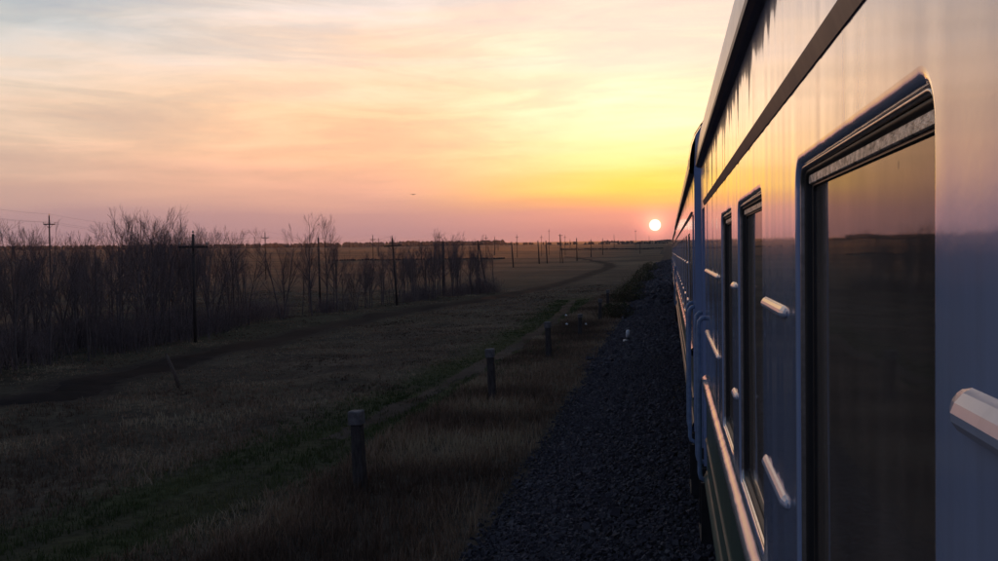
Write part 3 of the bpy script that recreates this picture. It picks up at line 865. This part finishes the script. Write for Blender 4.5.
for i in range(36):
    px = 414 + i * 2.3 + R2.uniform(-2, 2); p = front(px)
    kd = R2.randrange(8); tree(p.x - R2.uniform(0, 3.5), p.y + R2.uniform(0, 6), kd, R2.uniform(4.2, 6.1), R2.uniform(0, 6), CLUMP % (STEM[kd], 'left half' if px < 455 else 'right half'))
# suckers and brushwood between the stems
def thicket(seed, w, h, n):
    r = random.Random(seed); m = MB()
    for i in range(n):
        x, y = r.gauss(0, w * .45), r.gauss(0, w * .4); l = h * r.uniform(.45, 1.0); a = r.uniform(0, 6.28); t = r.uniform(.05, .5)
        d = Vector((math.cos(a) * t, math.sin(a) * t, 1)).normalized()
        p = Vector((x, y, -.05)); q = p + d * l * .55; e = q + (d + Vector((r.uniform(-.4, .4), r.uniform(-.4, .4), 0))).normalized() * l * .45
        m.tube([p, q, e], [.012, .008, .003], 3, False)
        for _ in range(3):
            s = p.lerp(e, r.uniform(.3, .9)); f = s + Vector((r.uniform(-.5, .5), r.uniform(-.5, .5), r.uniform(.2, .6))) * l * .42
            m.tube([s, f], [.006, .003], 3, False)
    return m
th = [thicket(40 + i, 1.1, 1.9, 70).mesh('brushwood', M['twig']) for i in range(3)]
for i in range(85):
    if i < 62: px = R2.uniform(-55, 265)
    elif i < 72: px = R2.uniform(265, 415)
    else: px = R2.uniform(415, 495)
    p = front(px); q = p + Vector((p.x, p.y, 0)).normalized() * R2.uniform(.3, 9 if i < 62 else 4)
    o = link_mesh('brushwood', th[i % 3], None, (q.x, q.y, gzf(q.x, q.y)))
    o.rotation_euler = (0, 0, R2.uniform(0, 6.28)); s = R2.uniform(.7, 1.25) * (.75 if 62 <= i < 72 else 1); o.scale = (s, s, s * R2.uniform(.8, 1.1))
    tag(o, 'tangled leafless brushwood under the trees, %s' % (where(px) if px < 265 else 'in the thin stretch of the belt' if px < 415 else 'in the clump ending the belt'), 'brushwood', 'brushwood under the shelter belt')

# low scrub beside the ballast
def scrub(seed, w, h, n):
    r = random.Random(seed); m = MB()
    for i in range(n):
        a = r.uniform(0, 6.28); t = abs(r.gauss(0, .6)); d = Vector((math.cos(a) * t, math.sin(a) * t, 1)).normalized()
        l = h * r.uniform(.6, 1.05); p = Vector((r.gauss(0, w * .25), r.gauss(0, w * .25), -.03)); e = p + d * l
        m.tube([p, p.lerp(e, .5) + Vector((0, 0, .05 * l)), e], [.007, .005, .002], 3, False)
    tw = m
    lf = MB()
    for i in range(n * 9):
        a = r.uniform(0, 6.28); b = r.random() ** .5; z = r.random()
        c = Vector((math.cos(a) * b * w * .55 * (1 - .45 * z), math.sin(a) * b * w * .55 * (1 - .45 * z), .08 + z * h * .95 * (1 - .35 * b)))
        u = Vector((r.uniform(-1, 1), r.uniform(-1, 1), r.uniform(-1, 1))).normalized(); v2 = u.cross(Vector((r.uniform(-1, 1), r.uniform(-1, 1), r.uniform(-1, 1)))).normalized()
        s = r.uniform(.025, .06)
        lf.add([c - u * s, c + v2 * s * .35, c + u * s, c - v2 * s * .35], [(0, 1, 2, 3)])
    return tw.mesh('stems', M['scrub']), lf.mesh('leaves', M['scrub2'])
sk = [scrub(70 + i, 1.5, .95, 120) for i in range(3)]
for i, (px, py, s, lab) in enumerate([(643, 282, 1.7, 'largest olive bush close to the far end of the ballast'), (628, 302, 1.5, 'olive bush right of the short posts, middle of three'),
                                      (617, 318, 1.15, 'small dark bush at the ballast edge, nearest of three'), (650, 271, 1.7, 'far low bush beside the ballast near the train'), (634, 290, 1.2, 'low bush half hidden behind the middle olive bush')]):
    p = on_ground(px, py); t = empty('low_bush', (p.x, p.y, gzf(p.x, p.y)), i * 1.3); t.scale = (s * 1.25, s * 1.25, s)
    a, b = sk[i % 3]; link_mesh('stems', a, t); link_mesh('leaves', b, t)
    tag(t, lab, 'bush', 'low bushes along the ballast')

# ------------------------------------------------------------------ grass
def tufts(n, xy, hmin, hmax, blades, mat, name, wid=.006, lean=.5, shade_bias=0.0):
    x, y = xy; n = len(x)
    z = gz(x, y)
    N = n * blades
    bx = np.repeat(x, blades) + rng.normal(0, .05, N); by = np.repeat(y, blades) + rng.normal(0, .05, N); bz = np.repeat(z, blades) - .02
    h = np.repeat(rng.uniform(hmin, hmax, n) * (1 - .5 * sstep(18, 34, y)), blades) * rng.uniform(.55, 1.1, N)
    w = wid * (1 + np.repeat(np.maximum(y - 14, 0), blades) * .045)
    a = rng.uniform(0, 6.283, N); b = rng.uniform(0, 6.283, N); ln = rng.uniform(.1, lean, N) * h
    dx, dy = np.cos(a) * w, np.sin(a) * w; lx, ly = np.cos(b) * ln, np.sin(b) * ln
    P0 = np.stack([bx - dx, by - dy, bz], -1); P1 = np.stack([bx + dx, by + dy, bz], -1)
    P2 = np.stack([bx + lx * .35 + dx * .7, by + ly * .35 + dy * .7, bz + h * .6], -1); P3 = np.stack([bx + lx * .35 - dx * .7, by + ly * .35 - dy * .7, bz + h * .6], -1)
    P4 = np.stack([bx + lx, by + ly, bz + h], -1)
    V = np.stack([P0, P1, P2, P3, P4], 1).reshape(-1, 3)
    k = (np.arange(N) * 5)[:, None]
    F = np.concatenate([k + np.array([[0, 1, 2]]), k + np.array([[0, 2, 3]]), k + np.array([[3, 2, 4]])], 0)
    me = np_mesh(name, V, F, mat)
    patch = np.array([mn.noise(Vector((p * .35, q * .35, 2))) for p, q in zip(x, y)])
    sh = np.clip(np.repeat(.42 + 1.0 * patch + shade_bias, blades) + rng.normal(0, .16, N), 0, 1)
    at = me.attributes.new('shade', 'FLOAT', 'POINT'); at.data.foreach_set('value', np.repeat(sh, 5).astype(np.float32))
    return me
def keep_off(x, y, m=.55):
    d1 = dist_to(ROAD_L[::2], x, y); d2 = dist_to(TRACK_L[::2], x, y)
    return (d1 > 1.35 + 1.6 * rng.random(len(x)) ** 3) & ((d2 > .34) | (rng.random(len(x)) < .22)), d2
# tall reddish dry grass between the ballast and the posts
n = 15000
y = 6.5 + rng.random(n) ** 1.5 * 75; x = -2.35 - rng.random(n) ** .8 * 3.1 - .2
tag(link_mesh('dry_verge_grass', tufts(n, (x, y), .12, .36, 5, M['dry_grass'], 'dry_verge_grass', .006)), 'tall dry russet grass growing between the ballast and the short posts', 'grass', kind='stuff')
n = 42000
y = 8 + rng.random(n) ** 1.3 * 95; x = -5.0 - rng.random(n) * (10 + y * .42)
k, d2 = keep_off(x, y); k &= (d2 > 1.3)
den = np.array([mn.noise(Vector((p * .22, q * .16, 7))) + .5 * mn.noise(Vector((p * .8, q * .6, 4))) for p, q in zip(x, y)])
k &= (den > -.28) | (rng.random(n) < .25); x, y = x[k], y[k]
tag(link_mesh('field_grass', tufts(0, (x, y), .07, .22, 5, M['dry_grass'], 'field_grass', .008, .7)), 'short withered grass covering the open field', 'grass', kind='stuff')
n = 14000
y = 6 + rng.random(n) ** 1.4 * 70; off = rng.normal(0, 1.05, n)
tx = np.interp(y, TRACK_L[:, 1], TRACK_L[:, 0]); x = tx + off
k, d2 = keep_off(x, y); x, y = x[k], y[k]
tag(link_mesh('green_track_grass', tufts(0, (x, y), .06, .17, 5, M['green_grass'], 'green_track_grass', .006)), 'green grass along the wheel tracks beside the short posts', 'grass', kind='stuff')

# ------------------------------------------------------------------ pole lines
def insulator(mb, x, y, z):
    mb.tube([(x, y, z), (x, y, z + .06)], .014, 6); mb.tube([(x, y, z + .06), (x, y, z + .09), (x, y, z + .14), (x, y, z + .17)], [.045, .05, .04, .02], 8)
def pole(px, top, dep, kind, label, base=None, group='poles of the two overhead lines', lean=0.0, az=None):
    """kind: narrow (short arm, three insulators) / wide (long arm with end pins) / stub (plain post on a thick footing) / aframe"""
    P = at_depth(px, top, dep); g = gzf(P.x, P.y); H_ = max(P.z - g, 2.0)
    t = empty('utility_pole', (P.x, P.y, g - .05)); k = 1 + max(dep - 90, 0) / 420.0
    t.rotation_euler = (0, lean, (math.atan2(-P.x, P.y) if az is None else az))
    s = MB(); s.tube([(0, 0, 0), (0, 0, H_ * .5), (0, 0, H_)], [.085, .075, .06] if kind != 'stub' else [.16, .14, .11], 9)
    tips = []
    if kind == 'aframe':
        s.tube([(.9, 0, 0), (.45, 0, H_ * .5), (.03, 0, H_ * .96)], [.11, .095, .08], 9)
        s.tube([(.42, 0, H_ * .52), (0, 0, H_ * .5)], .06, 6)
    s.build('shaft', M['wood'], t)
    arms = []
    if kind == 'narrow': arms = [(H_ - .85, .52)]
    if kind in ('wide', 'aframe'): arms = [(H_ - (.62 if kind == 'wide' else .42), .66)]
    for z, hw in arms:
        a = MB(); a.box(-hw, hw, -.19, -.11, z - .05, z + .05); a.build('crossarm', M['wood'], t)
        for q in (-1, 1):
            b = MB(); b.tube([(q * hw * .62, -.15, z - .03), (0, -.12, z - .42)], .018, 5); b.build('brace', M['steel'], t)
            c = MB(); insulator(c, q * hw * .93, -.15, z + .05); c.build('insulator', M['porcelain'], t)
            tips.append((q * hw * .93, -.15, z + .2))
    if kind in ('narrow', 'wide'):
        c = MB(); insulator(c, 0, 0, H_); c.build('insulator', M['porcelain'], t); tips.append((0, 0, H_ + .15))
    if kind in ('stub',):
        f = MB(); f.box(-.12, .12, .07, .27, 0, 1.5); f.build('footing', M['concrete'], t)
        c = MB(); insulator(c, 0, 0, H_); c.build('insulator', M['porcelain'], t)
    tag(t, label, 'pole', group)
    Mx = Matrix.Translation(t.location) @ t.rotation_euler.to_matrix().to_4x4()
    return [Mx @ Vector(q) for q in sorted(tips)]
A_ = []
A_.append(pole(49, 215, 86, 'narrow', 'leftmost tall power pole with a short crossarm above the trees'))
A_.append(pole(265, 232, 142, 'narrow', 'power pole with short crossarm left of the widest bare tree'))
A_.append(pole(373, 235, 186, 'narrow', 'power pole with short crossarm just left of the wide crossarm pole', lean=-.01))
A_.append(pole(439, 233.5, 232, 'narrow', 'power pole with short crossarm rising above the right tree clump'))
A_.append(pole(486, 235, 278, 'narrow', 'power pole with short crossarm just right of the A-shaped pole'))
A_.append(pole(517, 234.5, 318, 'narrow', 'pale power pole close behind the first dark stubby pole', lean=-.01))
A_.append(pole(541.3, 235, 362, 'narrow', 'pale power pole just behind the second dark stubby pole'))
A_.append(pole(565, 235, 410, 'narrow', 'pale power pole right of the tall pointed double pole'))
B_ = []
pole(319, 237, 72, 'plain', 'plain pole standing inside the widest spreading bare tree', lean=-.01)
B_.append(pole(193, 233, front(193).y - 1.2, 'wide', 'nearest power pole with a long crossarm, in front of dense trees'))
B_.append(pole(396, 237, front(396).y - 1.0, 'wide', 'leaning power pole with a long crossarm right of the thin trees', lean=-.055))
B_.append(pole(478, 240, 122, 'aframe', 'double-legged A-shaped pole with crossarm at the tree clump'))
for px, top, dep, lean, lab in ((513, 241.5, 205, -.055, 'dark stubby pole just right of the tree clump'), (539, 240.5, 236, -.05, 'dark stubby pole, second from the right tree clump'),
                                (547, 240.5, 240, -.05, 'dark stubby pole, third from the right tree clump'), (576.8, 238, 258, -.01, 'dark stubby pole right of the tall double pole'),
                                (591, 239.5, 315, -.01, 'dark stubby pole standing in the far field, two right of the double pole'), (602.6, 238.5, 400, 0, 'dark pole where the far field meets the distant bank'),
                                (443, 241, 92, 0, 'plain pole half hidden in the right tree clump'),
                                (640, 241, 420, 0, 'thin dark pole below and left of the sun')):
    pole(px, top, dep, 'stub', lab, lean=lean)
pole(560, 233.5, 236, 'aframe', 'tall pointed double pole in the middle of the far field', az=.9)
for px, top, dep, lab in ((378.5, 238, 420, 'faint far pole right of the short crossarm pole'), (419, 239.5, 520, 'faint far pole above the gap between wide pole and tree clump'), (462, 242, 600, 'tiny far pole above the right tree clump'),
                          (494.5, 236.5, 420, 'far plain pole right of the short crossarm poles'), (498, 241, 600, 'tiny far pole, shorter of a pair on the horizon'), (549, 229, 430, 'tallest far pole on the horizon above the stubby poles'),
                          (570, 239, 600, 'faint far pole left of the far stubby poles'), (614, 234.5, 620, 'far pole on the horizon halfway to the sun'), (635.5, 229.5, 520, 'tall lone far pole just left of the sun'), (649, 235, 900, 'thin far pole directly below the sun')):
    pole(px, top, dep, 'narrow' if px in (549, 635.5) else 'stub', lab)
def wire(a, b, sag, label):
    n = 12; m = MB(); o = a.copy()
    m.tube([a.lerp(b, i / n) - o - Vector((0, 0, 4 * sag * (i / n) * (1 - i / n))) for i in range(n + 1)], .006, 4)
    tag(m.build('overhead_wire', M['wire'], None, o), label, 'wire', 'overhead wires')
side = ('left', 'middle', 'right')
E0 = [at_depth(-150, 190, 62) + Vector((q, 0, 0)) for q in (-.4, 0, .4)]
for k in range(3):
    wire(E0[k] + Vector((0, 0, 1.0 * (k == 1))), A_[0][k], .5, 'thin %s wire leading out of the picture from the leftmost power pole' % side[k])
    for j in range(3): wire(A_[j][k], A_[j + 1][k], .9, 'thin %s wire strung between the short crossarm poles, span %s from left' % (side[k], ('one', 'two', 'three')[j]))

for k in range(2):
    for j in range(2): wire(B_[j][min(2 * k, len(B_[j]) - 1)], B_[j + 1][min(k, len(B_[j + 1]) - 1)], .6, 'thin %s wire between the long crossarm poles, %s span' % (('left', 'right')[k], ('near', 'far')[j]))

# ------------------------------------------------------------------ far country
def wood_band(px0, px1, dep, hpx, name, label, seed, jag=.45, gap=0.0, dn=1.0):
    """a far belt of trees seen as one mass: many little crowns"""
    r = random.Random(seed); m = MB()
    a = at_depth(px0, 250, dep); b = at_depth(px1, 250, dep); L = (b - a).length; h = hpx * dep / FPX
    n = int(L / (h * .42) * dn)
    for i in range(n):
        if mn.noise(Vector((i * .09, seed, 0))) < gap - .5: continue
        p = a.lerp(b, (i + r.random()) / n); y = p.y + r.uniform(-h, h) * 2.0; g = gzf(p.x, y)
        hh = h * r.uniform(1 - jag, 1.0) * (1 + .35 * mn.noise(Vector((i * .05, seed, 3)))); w = hh * r.uniform(.28, .55); k = 6
        vs = [(p.x + math.cos(q * 1.047) * w * s * r.uniform(.75, 1.25), y + math.sin(q * 1.047) * w * s * r.uniform(.75, 1.25), g + hh * zf) for zf, s in ((-.05, .8), (.35, 1.0), (.75, .7)) for q in range(k)] + [(p.x + r.uniform(-.2, .2) * w, y, g + hh)]
        fs = [(j * k + q, j * k + (q + 1) % k, (j + 1) * k + (q + 1) % k, (j + 1) * k + q) for j in range(2) for q in range(k)] + [(2 * k + q, 2 * k + (q + 1) % k, 3 * k) for q in range(k)]
        m.add(vs, fs)
    tag(m.build(name, M['wood_far']), label, 'woodland', kind='stuff')
wood_band(-260, 505, 1500, 5.5, 'distant_woodland', 'long dark blue belt of far woodland under the left horizon', 3, .25, -.5, 2.2)
wood_band(500, 668, 1300, 3.2, 'distant_scrubline', 'ragged line of far bushes on the horizon below the sun', 5, .7, .35)
wood_band(600, 800, 1900, 2.2, 'distant_trees', 'small far trees on the horizon around the sun', 8, .6, .15)
wood_band(330, 505, 300, 1.9, 'distant_hedge', 'low dark hedge line crossing the field behind the thin trees', 9, .4)
wood_band(560, 668, 620, 1.6, 'distant_bank_scrub', 'thin dark line of scrub along the far road below the sun', 12, .3)

# ------------------------------------------------------------------ bird
P = at_depth(413, 194.5, 75)
bd = empty('flying_bird', P, 1.1); bd.rotation_euler = (.1, .05, .6); bd.scale = (.65, .65, .65)
a = MB(); a.tube([(0, -.24, 0), (0, -.16, .005), (0, -.04, 0), (0, .10, 0), (0, .17, .012), (0, .21, .008)], [.008, .035, .06, .045, .03, .006], 8); a.build('body', M['bird'], bd)
for s in (-1, 1):
    w = MB(); vs = [(s * .02, -.09, .01), (s * .02, .07, .015), (s * .2, .10, .06), (s * .36, .03, .045), (s * .34, -.02, .04), (s * .19, -.06, .045)]
    w.add([(x, y, z + .006) for x, y, z in vs] + [(x, y, z - .006) for x, y, z in vs], [tuple(range(6)), tuple(reversed(range(6, 12)))] + [(i, 6 + i, 6 + (i + 1) % 6, (i + 1) % 6) for i in range(6)])
    w.build('wing', M['bird'], bd)
w = MB(); w.add([(-.02, -.2, .006), (.02, -.2, .006), (.06, -.36, .006), (-.06, -.36, .006), (-.02, -.2, -.004), (.02, -.2, -.004), (.06, -.36, -.004), (-.06, -.36, -.004)], [(0, 1, 2, 3), (7, 6, 5, 4), (0, 4, 5, 1), (1, 5, 6, 2), (2, 6, 7, 3), (3, 7, 4, 0)]); w.build('tail', M['bird'], bd)
tag(bd, 'small dark bird flying in the peach sky above the horizon', 'bird')

# ------------------------------------------------------------------ the sun's disc
m, t, p, out = material('sun_disc'); t.n.remove(p)
em = t.new('ShaderNodeEmission'); em.inputs[0].default_value = (1.0, .80, .60, 1); em.inputs[1].default_value = 2.2; t.link(em.outputs[0], out.inputs[0])
DS = 9500.0; RS = DS * 5.6 / FPX; s = MB(); nu, nv = 32, 16
vs = [(RS * math.sin(math.pi * j / nv) * math.cos(2 * math.pi * i / nu), RS * math.sin(math.pi * j / nv) * math.sin(2 * math.pi * i / nu), RS * math.cos(math.pi * j / nv)) for j in range(nv + 1) for i in range(nu)]
s.add(vs, [(j * nu + i, j * nu + (i + 1) % nu, (j + 1) * nu + (i + 1) % nu, (j + 1) * nu + i) for j in range(nv) for i in range(nu)])
so = s.build('sun', m, None, CAM + SUN * DS)
tag(so, 'round setting sun, pale and glowing, low over the horizon beside the train', 'sun', kind='structure')

# ------------------------------------------------------------------ evening haze over the plain
m = bpy.data.materials.new('evening_haze'); m.use_nodes = True; t = NT(m.node_tree); t.n.clear()
out = t.new('ShaderNodeOutputMaterial'); pv = t.new('ShaderNodeVolumePrincipled')
pv.inputs['Color'].default_value = (.93, .90, .92, 1); pv.inputs['Density'].default_value = HAZE; pv.inputs['Anisotropy'].default_value = 0.25
t.link(pv.outputs[0], out.inputs['Volume'])
hb = MB(); hb.box(-4300, 4300, -900, 4900, -4.0, 62.0)
tag(hb.build('haze', m), 'thin evening haze lying over the whole plain', 'haze', kind='stuff')
